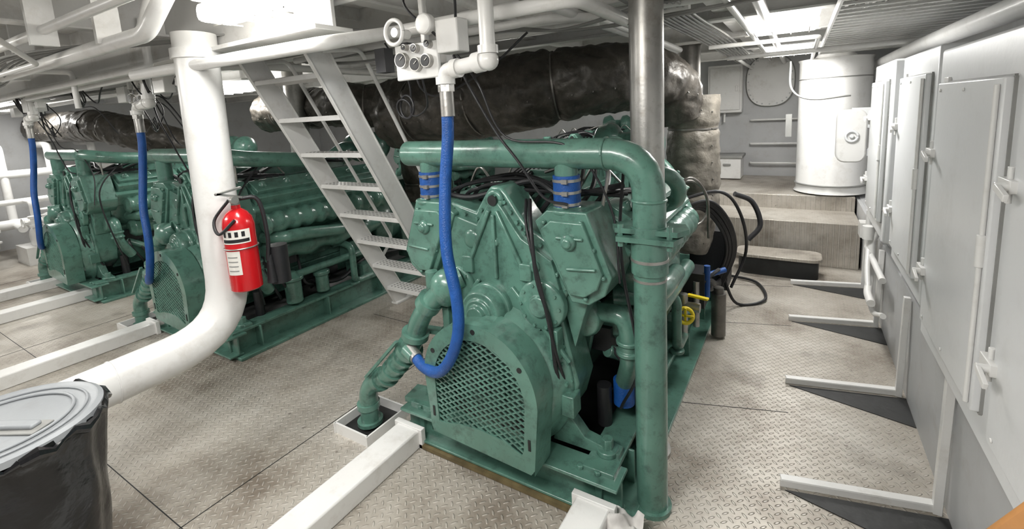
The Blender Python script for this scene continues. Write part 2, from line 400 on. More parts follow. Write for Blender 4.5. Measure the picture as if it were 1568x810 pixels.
sw = root('bulkhead_switch_box', (.37, 4.5, 1.38))
pts = []
for cx, cz, a0 in ((.04, .14, 0), (-.04, .14, 90), (-.04, -.14, 180), (.04, -.14, 270)):
    for k in range(5):
        a = math.radians(a0+k*22.5); pts.append((.36+cx+.06*math.cos(a), 1.38+cz+.07*math.sin(a)))
M().plate(pts, 4.44, 4.54).obj('rounded_housing', WHITE, sw, 0.012)
M().box((.44, 4.5, 1.52), (.16, .1, .16)).box((.45, 4.5, 1.25), (.14, .08, .06)).torus((.36, 4.43, 1.38), (0, 1, 0), .04, .010).cyl((.36, 4.45, 1.38), (.36, 4.41, 1.38), .016).obj('mounting_and_cover', CAB, sw, 0.006)

# tank
tk = root('vertical_tank', (.33, 6.3, .62))
M().lathe((.33, 6.3, .61), (0,0,1), [(0, .3), (.02, .365), (.05, .345), (1.25, .345), (1.38, .345), (1.47, .345), (1.5, .36), (1.52, .2), (1.62, .12), (1.9, .12)], 40).obj('tank_shell', WHITE, tk)
M().torus((.33, 6.3, .72), (0,0,1), .35, .010).torus((.33, 6.3, 1.9), (0,0,1), .347, .006).hose([(-.1, 6.0, 2.1), (-.08, 5.85, 1.80), (.1, 5.82, 1.68), (.45, 5.85, 1.70)], .010).box((-.1, 6.0, 1.4), (.06, .06, .25)).obj('straps_and_cable', CABLE, tk)

# back wall items
h = root('access_hatch', (-.37, 7.49, 2.0))
pts = [(-.37+math.copysign(abs(math.cos(a))**.8, math.cos(a))*.30, 1.96+math.copysign(abs(math.sin(a))**.8, math.sin(a))*.35) for a in [2*math.pi*k/48 for k in range(48)]]
M().plate(pts, 7.44, 7.5).obj('hatch_plate', WHITEC, h, 0.006)
M().plate([(-.37+(p[0]+.37)*1.05, 1.96+(p[1]-1.96)*1.05) for p in pts], 7.485, 7.5).obj('hatch_gasket', CABLE, h)
M().bolts([(-.37+(p[0]+.37)*.92, 1.96+(p[1]-1.96)*.92) for p in pts[::2]], 7.44, .012, .012).obj('hatch_bolts', WALLG, h)
bx = root('electrical_junction_box', (-.94, 7.4, 1.93))
M().box((-.94, 7.4, 1.88), (.46, .2, .68)).obj('box_body', WHITE, bx, .01)
M().box((-.94, 7.29, 1.88), (.40, .02, .60)).box((-.78, 7.27, 1.88), (.03, .02, .08)).cyl((-1.05, 7.4, 1.6), (-1.05, 7.4, 1.3), .02).cyl((-.95, 7.4, 1.6), (-.95, 7.4, 1.4), .015).obj('box_door', WHITE, bx, .004)
bx = root('battery_box', (-.86, 7.2, .62))
M().box((-.86, 7.2, .77), (.36, .4, .3)).obj('case', WHITE, bx, .01)
M().box((-.86, 7.2, .93), (.4, .44, .04)).box((-.86, 6.99, .82), (.1, .02, .03)).obj('lid', CABLE, bx, .006)
gr = root('wall_grab_rails')
t = M()
for z in (1.42, 1.08, .8):
    t.tube([(-.6, 7.5, z), (-.6, 7.42, z), (0.0, 7.42, z), (0.0, 7.5, z)], .014, .03)
t.obj('rail_bars', WHITE, gr)

# ------------------------------------------------------------------ lights
def fixture(x, y, z, sx, sy, power, up=0.25):
    r = root('ceiling_light_fixture', (x, y, z))
    M().box((x, y, z+.045), (sx+.02, sy+.02, .03)).box((x, y, z+.1), (sx*.5, .06, .12)).obj('housing', WHITE, r, .01)
    d = M(); d.box((x, y, z-.02), (sx, sy, .08)); d.obj('diffuser', GLOW, r, .025)
    gm = M()
    for k in range(4): gm.box((x-sx/2+sx*(k+.5)/4, y, z-.064), (.006, sy+.02, .006))
    gm.box((x, y, z-.064), (sx+.02, .006, .006)); gm.obj('wire_guard', STEEL, r)
    l = bpy.data.lights.new('lamp', 'AREA'); l.shape = 'RECTANGLE'; l.size = sx; l.size_y = sy; l.energy = power; l.color = (1.0, .99, .965)
    o = bpy.data.objects.new('lamp', l); COL.objects.link(o); o.parent = r; o.location = (0, 0, -.08)
    for sgn in (-1, 1):     # added point lamps beside the housing, to brighten the ceiling
        l = bpy.data.lights.new('ceiling_fill', 'POINT'); l.energy = power*up; l.shadow_soft_size = .08; l.color = (1.0, .99, .965)
        o = bpy.data.objects.new('ceiling_fill', l); COL.objects.link(o); o.parent = r; o.location = (0, sgn*(sy/2+.12), -.04)
fixture(-.12, 3.62, 2.20, .42, .24, 34)
fixture(-.12, 5.55, 2.20, .42, .24, 38)
fixture(-2.06, 1.18, 2.23, .52, .16, 20)
fixture(-5.3, 2.8, 2.14, .8, .25, 24)
fixture(-9.0, 1.9, 2.14, .8, .25, 40)
fixture(-7.0, 4.9, 2.14, .8, .25, 22)
fixture(-3.0, 5.0, 2.14, .8, .25, 26)
fixture(-1.0, 0.1, 2.20, 1.2, .3, 48)  # unseen lamp, added above the camera to brighten the near deck
fixture(-4.0, -0.3, 2.20, 1.2, .3, 40)  # another out-of-view lamp added for the foreground light
fixture(-6.8, 0.2, 2.20, 1.2, .3, 30)  # continues that added row to the left, also out of view

# ------------------------------------------------------------------ engine
CX = -1.18
def build_engine():
    r = root('marine_diesel_engine', (CX, 2.6, 0))
    def X(x): return CX+x
    g = M()
    for s in (-1, 1):
        g.box((X(s*.50), 3.15, .10), (.03, 3.1, .16)); g.box((X(s*.50), 3.15, .19), (.14, 3.1, .022)); g.box((X(s*.55), 3.15, .012), (.2, 3.1, .024))
        for y in (1.8, 2.4, 3.0, 3.6, 4.2): g.box((X(s*.55), y, .10), (.09, .012, .17))
        br = [(s*.22, .55), (s*.30, .52), (s*.325, .34), (s*.40, .25), (s*.56, .22), (s*.56, .19), (s*.24, .19), (s*.27, .32)]
        g.plate([(X(a), c) for a, c in (br if s > 0 else br[::-1])], 1.70, 1.76)
        g.cyl((X(s*.50), 1.72, .19), (X(s*.50), 1.72, .27), .028, seg=6); g.cyl((X(s*.50), 1.72, .2), (X(s*.50), 1.72, .225), .05)
        for y in (2.9, 3.6): g.box((X(s*.42), y, .26), (.25, .14, .14))
    g.beam((X(-.60), 1.62, .10), (X(.60), 1.62, .10), .012, .14); g.beam((X(-.60), 1.62, .175), (X(.60), 1.62, .175), .14, .016); g.beam((X(-.60), 1.60, .035), (X(.60), 1.60, .035), .10, .014)
    for q in (-.5, -.42, .42, .5): g.cyl((X(q), 1.60, .18), (X(q), 1.60, .20), .016, seg=6)
    g.box((X(0), 4.6, .12), (1.1, .04, .2))
    g.obj('engine_bed', GREEN, r, .004)
    M().box((X(0), 1.555, .015), (1.16, .04, .02)).obj('drip_channel', RUST, r)
    M().box((X(0), 3.1, .006), (1.0, 3.0, .012)).obj('bilge_opening', DARK, r)  # dark sheet on the deck, painting the shade under the engine
    # block
    g = M()
    g.plate([(X(-.20), .24), (X(.20), .24), (X(.27), .45), (X(-.27), .45)], 1.86, 3.2)
    g.plate([(X(-.27), .45), (X(.27), .45), (X(.32), .72), (X(.50), .98), (X(.36), 1.12), (X(.18), 1.02), (X(-.18), 1.02), (X(-.36), 1.12), (X(-.50), .98), (X(-.32), .72)], 1.86, 3.2)
    for s in (-1, 1):
        R = Matrix.Rotation(math.radians(s*32), 3, 'Y')
        g.box((X(s*.43), 2.52, 1.07), (.24, 1.26, .15), R)
        for k in range(5): g.box((X(s*.325), 2.02+k*.25, .62), (.06, .17, .2), Matrix.Rotation(math.radians(s*12), 3, 'Y'))
    outl = [(-.27, 1.29), (-.12, 1.25), (-.055, 1.345), (-.03, 1.375), (.03, 1.375), (.055, 1.345), (.12, 1.25), (.16, 1.20), (.33, 1.10), (.37, .96), (.30, .84), (.34, .66), (.38, .5), (.34, .36), (.2, .27), (-.2, .27), (-.34, .36), (-.38, .5), (-.34, .66), (-.34, .80), (-.40, .95), (-.33, 1.12)]
    outl = [(X(a), c) for a, c in reversed(outl)]
    g.plate(outl, 1.70, 1.88)
    g.obj('cylinder_block', GREEN, r, .012)
    g = M()
    g.plate([(CX+(x-CX)*.86, .78+(z-.78)*.88) for x, z in outl], 1.675, 1.72)
    g.lathe((X(-.01), 1.74, .48), (0,-1,0), [(0, .37), (.05, .37), (.07, .345), (.12, .33), (.14, .31), (.14, .28)], 48)
    g.lathe((X(-.05), 1.70, .80), (0,-1,0), [(0, .125), (.05, .125), (.06, .115), (.10, .112), (.12, .10), (.12, .075), (.135, .07), (.135, .05), (.16, .045), (.16, .02)], 36)
    g.lathe((X(.23), 1.70, .86), (0,-1,0), [(0, .115), (.04, .115), (.05, .10), (.055, .05), (.07, .045)], 36)
    g.lathe((X(-.23), 1.70, .88), (0,-1,0), [(0, .10), (.04, .10), (.05, .09), (.055, .04), (.07, .035)], 36)
    g.lathe((X(0), 1.70, 1.12), (0,-1,0), [(0, .03), (.02, .03), (.03, .02), (.04, .018)], 16)
    g.lathe((X(.20), 1.70, 1.03), (0,-1,0), [(0, .03), (.03, .03), (.04, .018)], 12)
    g.lathe((X(-.14), 1.70, 1.12), (0,-1,0), [(0, .05), (.02, .05), (.03, .04), (.035, .02)], 16)
    for a, c, e, f in ((-.02, 1.27, -.18, .95), (.02, 1.27, .16, .98), (-.1, .93, -.36, .62), (.08, .92, .36, .62), (.0, 1.25, 0, .95)):
        g.beam((X(a), 1.665, c), (X(e), 1.665, f), .018, .018, up=(0,1,0))
    g.torus((X(0), 1.69, 1.315), (0,1,0), .034, .014, 24)
    for s in (-1, 1): g.box((X(s*.30), 1.66, .70), (.04, .06, .14)); g.box((X(s*.35), 1.68, .42), (.06, .08, .1)); g.box((X(s*.16), 1.67, 1.0), (.06, .03, .08))
    g.obj('gear_cover', GREEN, r, .005)
    M().cyl((X(0), 1.665, 1.315), (X(0), 1.67, 1.315), .024).obj('lifting_eye_hole', DARK, r)
    bo = M()
    for cx_, cz_, rr, n in ((-.05, .80, .108, 10), (.23, .86, .095, 10), (-.23, .88, .085, 8)):
        bo.bolts([(X(cx_+rr*math.cos(k*2*math.pi/n)), cz_+rr*math.sin(k*2*math.pi/n)) for k in range(n)], 1.655, .008, .012)
    P = [(CX+(x-CX)*.92, .79+(z-.79)*.93) for x, z in outl]
    for i in range(len(P)):
        a = P[i]; c = P[(i+1) % len(P)]
        bo.bolts([a, ((a[0]+c[0])/2, (a[1]+c[1])/2)], 1.70, .010, .016)
    bo.bolts([(X(-.01+.35*math.cos(math.radians(q))), .48+.35*math.sin(math.radians(q))) for q in range(-10, 200, 15)], 1.675, .009, .015)
    bo.obj('cover_bolts', GREEN, r)
    g = M()
    for s in (-1, 1):
        poly = [(s*.22, 1.24), (s*.28, 1.29), (s*.46, 1.29), (s*.56, 1.03), (s*.53, .95), (s*.46, .90), (s*.38, .90), (s*.31, 1.05)]
        poly = [(X(a), c) for a, c in poly]
        g.plate(poly if s < 0 else list(reversed(poly)), 1.66, 1.90)
        poly2 = [(CX+s*.41+(x-CX-s*.41)*.8, 1.1+(z-1.1)*.8) for x, z in poly]
        g.plate(poly2 if s < 0 else list(reversed(poly2)), 1.635, 1.67)
        g.lathe((X(s*.34 if s > 0 else s*.42), 1.74, 1.22), (0,0,1), [(0, .08), (.04, .07), (.055, .085), (.07, .085), (.075, .058), (.12, .055)], 24)
        g.bolts([(X(s*.27), 1.24), (X(s*.44), 1.25), (X(s*.53), 1.03), (X(s*.45), .93), (X(s*.34), 1.05), (X(s*.29), 1.15), (X(s*.49), 1.14)], 1.66, .011, .02)
        g.lathe((X(s*.39), 1.64, 1.17), (0,-1,0), [(0, .034), (.02, .034), (.03, .022), (.04, .018)], 16)
        for q in (.12, .55): g.beam((X(s*(.32+q*.1)), 1.63, 1.22-q*.3), (X(s*(.44+q*.12)), 1.63, 1.22-q*.28), .012, .014, up=(0,1,0))
        g.plate([(X(s*.30), .90), (X(s*.44), .92), (X(s*.36), .66)] if s < 0 else [(X(s*.36), .66), (X(s*.44), .92), (X(s*.30), .90)], 1.72, 1.86)
    g.obj('thermostat_housings', GREEN, r, .008)
    g = M()
    for s in (-1, 1):
        R = Matrix.Rotation(math.radians(s*32), 3, 'Y')
        for y0 in (2.21, 2.83):
            g.box((X(s*.46), y0, 1.17), (.21, .58, .10), R); g.box((X(s*.483), y0, 1.225), (.14, .54, .05), R)
            for dy in (-.2, 0, .2): g.lathe((X(s*.49), y0+dy, 1.225), (s*.53, 0, .85), [(0, .03), (.03, .03), (.05, .012), (.06, .012)], 12)
        pts = []; rad = []
        for k in range(51):
            y = 1.95+k*.024; pts.append((X(s*.545), y, .94)); rad.append(.075+.022*math.cos((y-1.95)*2*math.pi/.24)**2)
        rad[0] = .05; rad[-1] = .05
        g.sweep(pts, rad, 20)
        for k in range(6): g.cyl((X(s*.38), 2.05+k*.2, .93), (X(s*.53), 2.05+k*.2, .94), .05)
        pts = [(X(s*.44), 1.98+k*.04, .68) for k in range(30)]
        rad = [.09+.016*math.sin(k*.85) for k in range(30)]; rad[0] = .06; rad[-1] = .06
        g.sweep(pts, rad, 20)
        g.tube([(X(s*.545), 3.1, .94), (X(s*.52), 3.2, .96), (X(s*.35), 3.35, 1.25), (X(s*.15), 3.4, 1.35)], .065, .1)
        g.tube([(X(s*.42), 1.95, .55), (X(s*.50), 2.1, .45), (X(s*.50), 3.0, .45)], .032, .06)
        for k in range(5): g.bolts([(X(s*.3), 1.0-k*.1)], 1.70, .012, .02)
    g.box((X(0), 2.6, 1.15), (.30, 1.1, .22)); g.box((X(0), 2.6, 1.30), (.22, .95, .12))
    for k in range(7): g.box((X(0), 2.2+k*.13, 1.37), (.2, .03, .03))
    g.obj('heads_and_manifolds', GREEN, r, .012)
    g = M()
    g.lathe((X(-.2), 3.45, 1.42), (1,0,0), [(0, .06), (.02, .14), (.12, .17), (.16, .15), (.20, .09), (.3, .09), (.34, .15), (.42, .16), (.5, .1), (.52, .06)], 32)
    g.tube([(X(0), 3.4, 1.38), (X(0), 3.2, 1.42), (X(0), 3.0, 1.3)], .09, .1)
    g.lathe((X(0), 3.2, .62), (0,1,0), [(0, .36), (.12, .40), (.2, .40), (.22, .33), (.42, .30), (.45, .34), (.85, .34), (.9, .26), (.95, .14), (1.3, .14)], 40)
    g.box((X(0), 3.85, .40), (.6, .5, .3)); g.box((X(.1), 3.8, .95), (.26, .34, .14))
    g.obj('turbocharger_and_gearbox', GREEN, r, .01)
    g = M()
    for s in (1, -1):
        g.lathe((X(s*.50), 2.15, .22), (0,0,1), [(0, .05), (.01, .065), (.19, .065), (.2, .085), (.225, .085), (.235, .06), (.27, .03)], 24)
        g.lathe((X(s*.50), 2.42, .22), (0,0,1), [(0, .04), (.01, .055), (.15, .055), (.16, .07), (.19, .07), (.2, .04)], 24)
        g.tube([(X(s*.44), 2.7, .58), (X(s*.58), 2.7, .56), (X(s*.58), 2.7, .22), (X(s*.58), 2.9, .22)], .03, .06)
        g.lathe((X(s*.58), 2.7, .2), (0,0,1), [(0, .045), (.02, .045), (.021, .03)], 14)
        g.box((X(s*.36), 2.9, .48), (.16, .22, .16)); g.lathe((X(s*.36), 2.85, .45), (0,1,0), [(0, .06), (.02, .08), (.3, .08), (.32, .06), (.4, .04)], 20)
    g.lathe((X(.36), 1.90, .76), (0,-1,0), [(0, .08), (.08, .09), (.10, .08), (.11, .05)], 24)
    g.tube([(X(.36), 1.86, .78), (X(.56), 1.84, .80), (X(.57), 1.84, .58), (X(.50), 1.95, .40)], .042, .08)
    g.lathe((X(.565), 1.84, .62), (0,0,1), [(0, .056), (.02, .056), (.021, .047), (.05, .047), (.051, .056), (.07, .056)], 20)
    g.tube([(X(.44), 2.0, .82), (X(.62), 2.05, .82), (X(.64), 2.2, .82), (X(.60), 2.6, .75)], .05, .1)
    g.obj('side_accessories', GREEN, r, .006)
    g = M()
    path = fillet([(X(-.20), 1.66, .93), (X(-.26), 1.60, .90), (X(-.42), 1.58, .72), (X(-.48), 1.57, .56), (X(-.66), 1.56, .36), (X(-.84), 1.55, .24), (X(-.85), 1.55, .02)], .07)
    g.sweep(path, .050, 22)
    def coll(p, d, rr, L):
        p = Vector(p); d = Vector(d).normalized(); g.cyl(p-d*L/2, p+d*L/2, rr, seg=24)
    coll((X(-.36), 1.59, .80), (-.6, 0, -.7), .066, .05); coll((X(-.46), 1.575, .62), (-.3, 0, -.95), .07, .03); coll((X(-.51), 1.57, .53), (-.7, 0, -.75), .072, .03)
    for k in range(4): coll((X(-.55-.045*k), 1.565, .48-.048*k), (-.68, 0, -.72), .062, .018)
    coll((X(-.74), 1.56, .305), (-.85, 0, -.5), .064, .03); coll((X(-.85), 1.55, .13), (0,0,1), .062, .03); coll((X(-.85), 1.55, .03), (0,0,1), .07, .02)
    g.ball((X(-.27), 1.62, .88), .085, (1, .9, 1.1)); g.cyl((X(-.34), 1.6, .96), (X(-.34), 1.6, .8), .03)
    g.cyl((X(-.47), 1.52, .56), (X(-.40), 1.50, .545), .034, seg=18)
    g.beam((X(-.52), 1.50, .60), (X(-.78), 1.50, .34), .014, .02, up=(0,1,0)); g.beam((X(-.56), 1.62, .62), (X(-.30), 1.7, .60), .02, .05, up=(0,1,0))
    g.beam((X(-.36), 1.7, .20), (X(-.62), 1.66, .20), .12, .03); g.plate([(X(-.62), .17), (X(-.34), .17), (X(-.34), .36), (X(-.42), .26)], 1.66, 1.69)
    g.obj('raw_water_pipe', GREEN, r)
    # guard
    g = M()
    R0 = .305; zc = .50; zb = .20
    outer = [(-.285, zb+.02), (-.29, .35)]+[(R0*math.cos(math.radians(a)), zc+R0*math.sin(math.radians(a))*1.02) for a in range(175, -1, -7)]+[(.29, .35), (.275, zb-.01)]
    inner_ = [(-.235, .275), (-.24, .37)]+[(.245*math.cos(math.radians(a)), zc-.01+.245*math.sin(math.radians(a))) for a in range(172, 0, -7)]+[(.235, .37), (.225, .265), (.12, .305), (0, .315), (-.12, .305)]
    guard_y0, guard_y1 = 1.46, 1.60
    n = len(outer); vs = []; fs = []
    for (x, z) in outer: vs.append((X(x), guard_y0, z)); vs.append((X(x), guard_y1, z)); vs.append((X(x*.975), guard_y0+.0, .5+(z-.5)*.975)); vs.append((X(x*.975), guard_y1, .5+(z-.5)*.975))
    for i in range(n-1):
        a = i*4; c = a+4
        fs += [(a, a+1, c+1, c), (a+2, c+2, c+3, a+3), (a+1, a+3, c+3, c+1)]
    g.add(vs, fs)
    m_ = 72; cen = Vector((0, .45))
    def cast(P, ang):
        d = Vector((math.cos(ang), math.sin(ang))); best = None
        for i in range(len(P)):
            a = Vector(P[i])-cen; c = Vector(P[(i+1) % len(P)])-cen; e = c-a
            den = d.x*e.y-d.y*e.x
            if abs(den) < 1e-9: continue
            t = (a.x*e.y-a.y*e.x)/den; u = (a.x*d.y-a.y*d.x)/den
            if t > 0 and -1e-6 <= u <= 1+1e-6: best = t if best is None else min(best, t)
        return cen+d*(best or .2)
    oo = [cast(outer, 2*math.pi*k/m_) for k in range(m_)]; ii = [cast(inner_, 2*math.pi*k/m_) for k in range(m_)]
    vs = []; fs = []
    for k in range(m_):
        vs += [(X(oo[k].x), guard_y0, oo[k].y), (X(ii[k].x), guard_y0, ii[k].y), (X(oo[k].x), guard_y0+.006, oo[k].y), (X(ii[k].x), guard_y0+.006, ii[k].y)]
    for k in range(m_):
        a = 4*k; c = 4*((k+1) % m_); fs += [(a, c, c+1, a+1), (a+1, c+1, c+3, a+3), (a+2, a+3, c+3, c+2)]
    g.add(vs, fs)
    g.obj('guard_frame', GREEN, r)
    g = M()
    def inside(x, z):
        if z > .48: return x*x+(z-.49)**2 < .255**2
        return abs(x) < .245 and z > .262+(.045*(1-(x/.24)**2))
    for sgn in (-1, 1):
        c = -1.0
        while c < 1.6:
            run = None; x = -.27
            while x <= .275:
                z = c+sgn*.55*x; ins = inside(x, z)
                if ins and run is None: run = x
                if (not ins or x > .265) and run is not None:
                    g.beam((X(run), guard_y0+.008+.002*sgn, c+sgn*.55*run), (X(x), guard_y0+.008+.002*sgn, z), .006, .0055, up=(0,1,0)); run = None
                x += .01
            c += .0275
    g.obj('guard_mesh', GREEN, r)
    sl = M()
    for a in (150, 90, 35): sl.cyl((X(.278*math.cos(math.radians(a))), guard_y0-.002, zc+.278*math.sin(math.radians(a))), (X(.278*math.cos(math.radians(a))), guard_y0+.01, zc+.278*math.sin(math.radians(a))), .012, seg=12)
    sl.box((X(.258), guard_y0-.001, .33), (.012, .004, .05)); sl.box((X(-.262), guard_y0-.001, .33), (.012, .004, .05))
    sl.box((X(0), 1.60, .46), (.5, .01, .42)); sl.cyl((X(-.02), 1.54, .475), (X(-.02), 1.535, .475), .045)  # dark sheet behind the mesh, painting the shade inside the guard
    sl.obj('guard_slots_and_shade', DARK, r)
    g = M(); g.lathe((X(-.02), 1.60, .475), (0,-1,0), [(0, .21), (.02, .21), (.022, .17), (.023, .12), (.055, .11), (.06, .06)], 36)
    g.obj('crank_pulley', DKGREEN, r)
    k = M()
    for i in range(9):
        x = -.30+i*.08
        k.hose([(X(x), 1.9, 1.2), (X(x+.05), 2.1, 1.30+.02*(i % 3)), (X(x*.5), 2.5, 1.42), (X(-x), 2.9, 1.33), (X(x*.8), 3.1, 1.35)], .012, 8)
    for i in range(5):
        k.hose([(X(-.42+.05*i), 1.86, 1.26), (X(-.3+.06*i), 1.80, 1.34+.02*(i % 2)), (X(-.02+.05*i), 1.92, 1.40-.02*i), (X(.3+.03*i), 1.86, 1.34), (X(.5), 2.0+.05*i, 1.30)], .010, 8)
    k.hose([(X(-.45), 1.8, 1.33), (X(-.2), 1.78, 1.30), (X(.1), 1.85, 1.38), (X(.3), 1.8, 1.33), (X(.5), 2.0, 1.35)], .014, 8)
    k.hose([(X(.12), 1.8, 1.30), (X(.20), 1.66, 1.22), (X(.24), 1.62, 1.0), (X(.29), 1.63, .8), (X(.31), 1.64, .55), (X(.34), 1.75, .32)], .009, 8)
    k.hose([(X(.10), 1.8, 1.30), (X(.18), 1.66, 1.20), (X(.26), 1.62, .95), (X(.31), 1.62, .7), (X(.33), 1.7, .45)], .007, 8)
    k.hose([(X(.5), 2.0, 1.4), (X(.55), 1.8, 1.2), (X(.58), 1.75, 1.0), (X(.62), 1.8, .6), (X(.5), 1.9, .3)], .007, 8)
    for s in (-1, 1):
        k.hose([(X(s*.35), 2.2, .4), (X(s*.45), 2.6, .25), (X(s*.42), 3.0, .35), (X(s*.5), 3.6, .3)], .02, 8)
        k.cyl((X(s*.36), 2.3, .36), (X(s*.36), 2.65, .36), .06); k.cyl((X(s*.42), 1.9, .2), (X(s*.42), 1.9, .40), .035)
    for q in range(4): k.hose([(X(.36), 2.0+q*.1, .6), (X(.5), 1.95+q*.1, .5-.04*q), (X(.46), 2.05+q*.1, .3), (X(.36), 2.1+q*.1, .24)], .012, 8)
    k.box((X(.38), 2.1, .60), (.12, .3, .12)); k.box((X(-.1), 1.93, 1.16), (.2, .08, .1))
    k.obj('hoses_and_lines', BLACK, r)
    k = M()
    k.hose([(X(.45), 1.85, 1.25), (X(.48), 1.84, 1.45), (X(.3), 1.95, 1.46), (X(.1), 2.0, 1.40)], .008, 8)
    for i in range(6):
        s = 1 if i % 2 else -1; y = 2.0+i*.2
        k.hose([(X(s*.2), y, 1.3), (X(s*.3), y, 1.42), (X(s*.42), y+.05, 1.3)], .007, 8)
    k.obj('steel_fuel_lines', STEEL, r)
    k = M(); k.hose([(X(.52), 2.05, 1.20), (X(.60), 1.92, 1.08), (X(.60), 1.94, .92), (X(.5), 2.1, .8)], .022, 10); k.obj('red_coolant_hose', REDO, r)
    k = M(); k.cyl((X(.50), 1.95, .30), (X(.50), 1.95, .42), .05); k.cyl((X(-.40), 1.58, .40), (X(-.33), 1.6, .40), .03)
    k.obj('blue_coupling_lower', BLUE, r)
    return r
eng = build_engine()
OFF = (-2.93, -5.5)
SK = ('red_coolant_hose', 'drip_channel', 'blue_coupling_lower')
copies = [clone(eng, o, 0, SK) for o in OFF]
clone(eng, -1.5, 4.1, SK); clone(eng, -4.4, 4.1, SK)

# coolant crossover of the near engine
cr = root('coolant_crossover_pipe', (CX, 1.74, 1.52))
g = M()
g.tube([(-1.735, 1.74, 1.52), (-.49, 1.74, 1.52), (-.49, 1.74, 0.0)], .064, .17, 28)
g.ball((-1.735, 1.74, 1.52), .064, (.5, 1, 1))
for x in (-1.60, -.84): g.cyl((x+0, 1.74, 1.50), (x, 1.74, 1.42), .05)
g.torus((-.66, 1.74, 1.52), (1,0,0), .064, .006); g.torus((-.49, 1.74, 1.34), (0,0,1), .064, .006)
g.slab([(-.61, 1.68), (-.37, 1.68), (-.34, 1.74), (-.37, 1.82), (-.61, 1.82), (-.64, 1.74)], 1.215, 1.235)
g.slab([(-.60, 1.66), (-.38, 1.66), (-.36, 1.74), (-.38, 1.82), (-.60, 1.82), (-.62, 1.74)], 1.185, 1.205)
for x in (-.59, -.40): g.cyl((x, 1.69, 1.25), (x, 1.69, 1.16), .012, seg=6)
g.cyl((-.49, 1.74, 1.24), (-.49, 1.74, 1.05), .072); g.cyl((-.49, 1.74, .02), (-.49, 1.74, 0), .08)
g.obj('pipe_run', GREEN, cr)
M().cyl((-.49, 1.74, 1.10), (-.49, 1.74, 1.112), .074).cyl((-.49, 1.74, 1.02), (-.49, 1.74, 1.03), .067).obj('steel_bands', STEEL, cr)
def coupling(x, y, par):
    M().cyl((x, y, 1.29), (x, y, 1.43), .058, seg=28).obj('blue_rubber_sleeve', BLUE, par)
    t = M()
    for z in (1.31, 1.36, 1.41): t.cyl((x, y, z-.006), (x, y, z+.006), .061, seg=28); t.box((x+.02, y-.063, z), (.025, .014, .018))
    t.obj('hose_clamps', STEEL, par)
for x in (-1.60, -.84): coupling(x, 1.74, cr)
for o in OFF:
    c2 = root('coolant_crossover_pipe', (CX+o, 1.74, 1.5))
    g = M(); g.tube([(-1.735+o, 1.74, 1.50), (-.75+o, 1.74, 1.50), (-.62+o, 1.9, 1.46), (-.62+o, 2.4, 1.40)], .06, .12, 24)
    for x in (-1.60, -.84): g.cyl((x+o, 1.74, 1.29), (x+o, 1.74, 1.46), .055)
    g.obj('pipe_run', GREEN, c2)

# aft loop pipe + hoses by exhaust riser
lp = root('aft_hose_bundle', (-.6, 3.2, 1))
M().tube([(-.74, 2.35, 1.34), (-.60, 2.45, 1.35), (-.545, 2.52, 1.27), (-.57, 2.6, 1.16), (-.7, 2.6, 1.12)], .042, .1).tube([(-.8, 2.2, .55), (-.64, 2.3, .6), (-.62, 2.6, .62), (-.62, 3.1, .62)], .05, .1).obj('green_pipes', GREEN, lp)
t = M()
for i in range(10):
    a = random.uniform(-.07, .07)
    t.hose([(-.75, 3.3, .95+a), (-.54+a, 3.5, 1.0+a), (-.42+a, 3.7, .8+a), (-.40+a, 3.9+a, .5), (-.5+a, 3.9, .2)], .012, 8)
    t.hose([(-.7, 3.0+a, .3), (-.52+a, 3.2, .5+a), (-.5, 3.6, .35+a), (-.55, 4.2, .2)], .012, 8)
t.hose([(-.42, 3.9, .98), (-.30, 4.0, .9), (-.24, 4.0, .72), (-.32, 3.95, .6)], .02)
t.hose([(-.5, 3.9, .3), (-.4, 4.0, .03), (-.2, 4.2, .02), (-.3, 4.6, .02), (-.6, 4.7, .02)], .012)
t.box((-.58, 3.2, .45), (.14, .2, .24)); t.box((-.62, 4.1, .4), (.3, .3, .5))
t.obj('black_hoses', BLACK, lp)
M().torus((-.60, 3.1, 1.05), (.8, -.6, .2), .15, .009).hose([(-.7, 2.8, 1.1), (-.57, 2.9, 1.25), (-.5, 3.1, 1.1), (-.5, 3.2, .8)], .009).cyl((-.46, 3.4, .02), (-.46, 3.4, .34), .05).cyl((-.46, 3.4, .34), (-.46, 3.4, .38), .035).obj('steel_filter_and_lines', DSTEEL, lp)
M().cyl((-.5, 3.15, .40), (-.5, 3.15, .62), .02).cyl((-.52, 3.3, .50), (-.42, 3.4, .52), .02).obj('blue_hose_ends', BLUE, lp)

vl = root('ball_valve', (-.55, 2.9, .42))
M().cyl((-.6, 2.9, .2), (-.6, 2.9, .5), .025).cyl((-.7, 2.9, .42), (-.5, 2.9, .42), .03).cyl((-.56, 3.1, .2), (-.56, 3.1, .52), .022).obj('valve_body', STEEL, vl)
t = M(); t.torus((-.57, 2.80, .40), (.3, -1, .4), .045, .012); t.beam((-.62, 2.80, .40), (-.52, 2.80, .40), .014, .014); t.beam((-.57, 2.80, .35), (-.57, 2.80, .45), .014, .014, up=(1,0,0))
t.beam((-.58, 2.92, .49), (-.45, 2.88, .495), .032, .014); t.obj('yellow_handles', YELLOW, vl, .003)

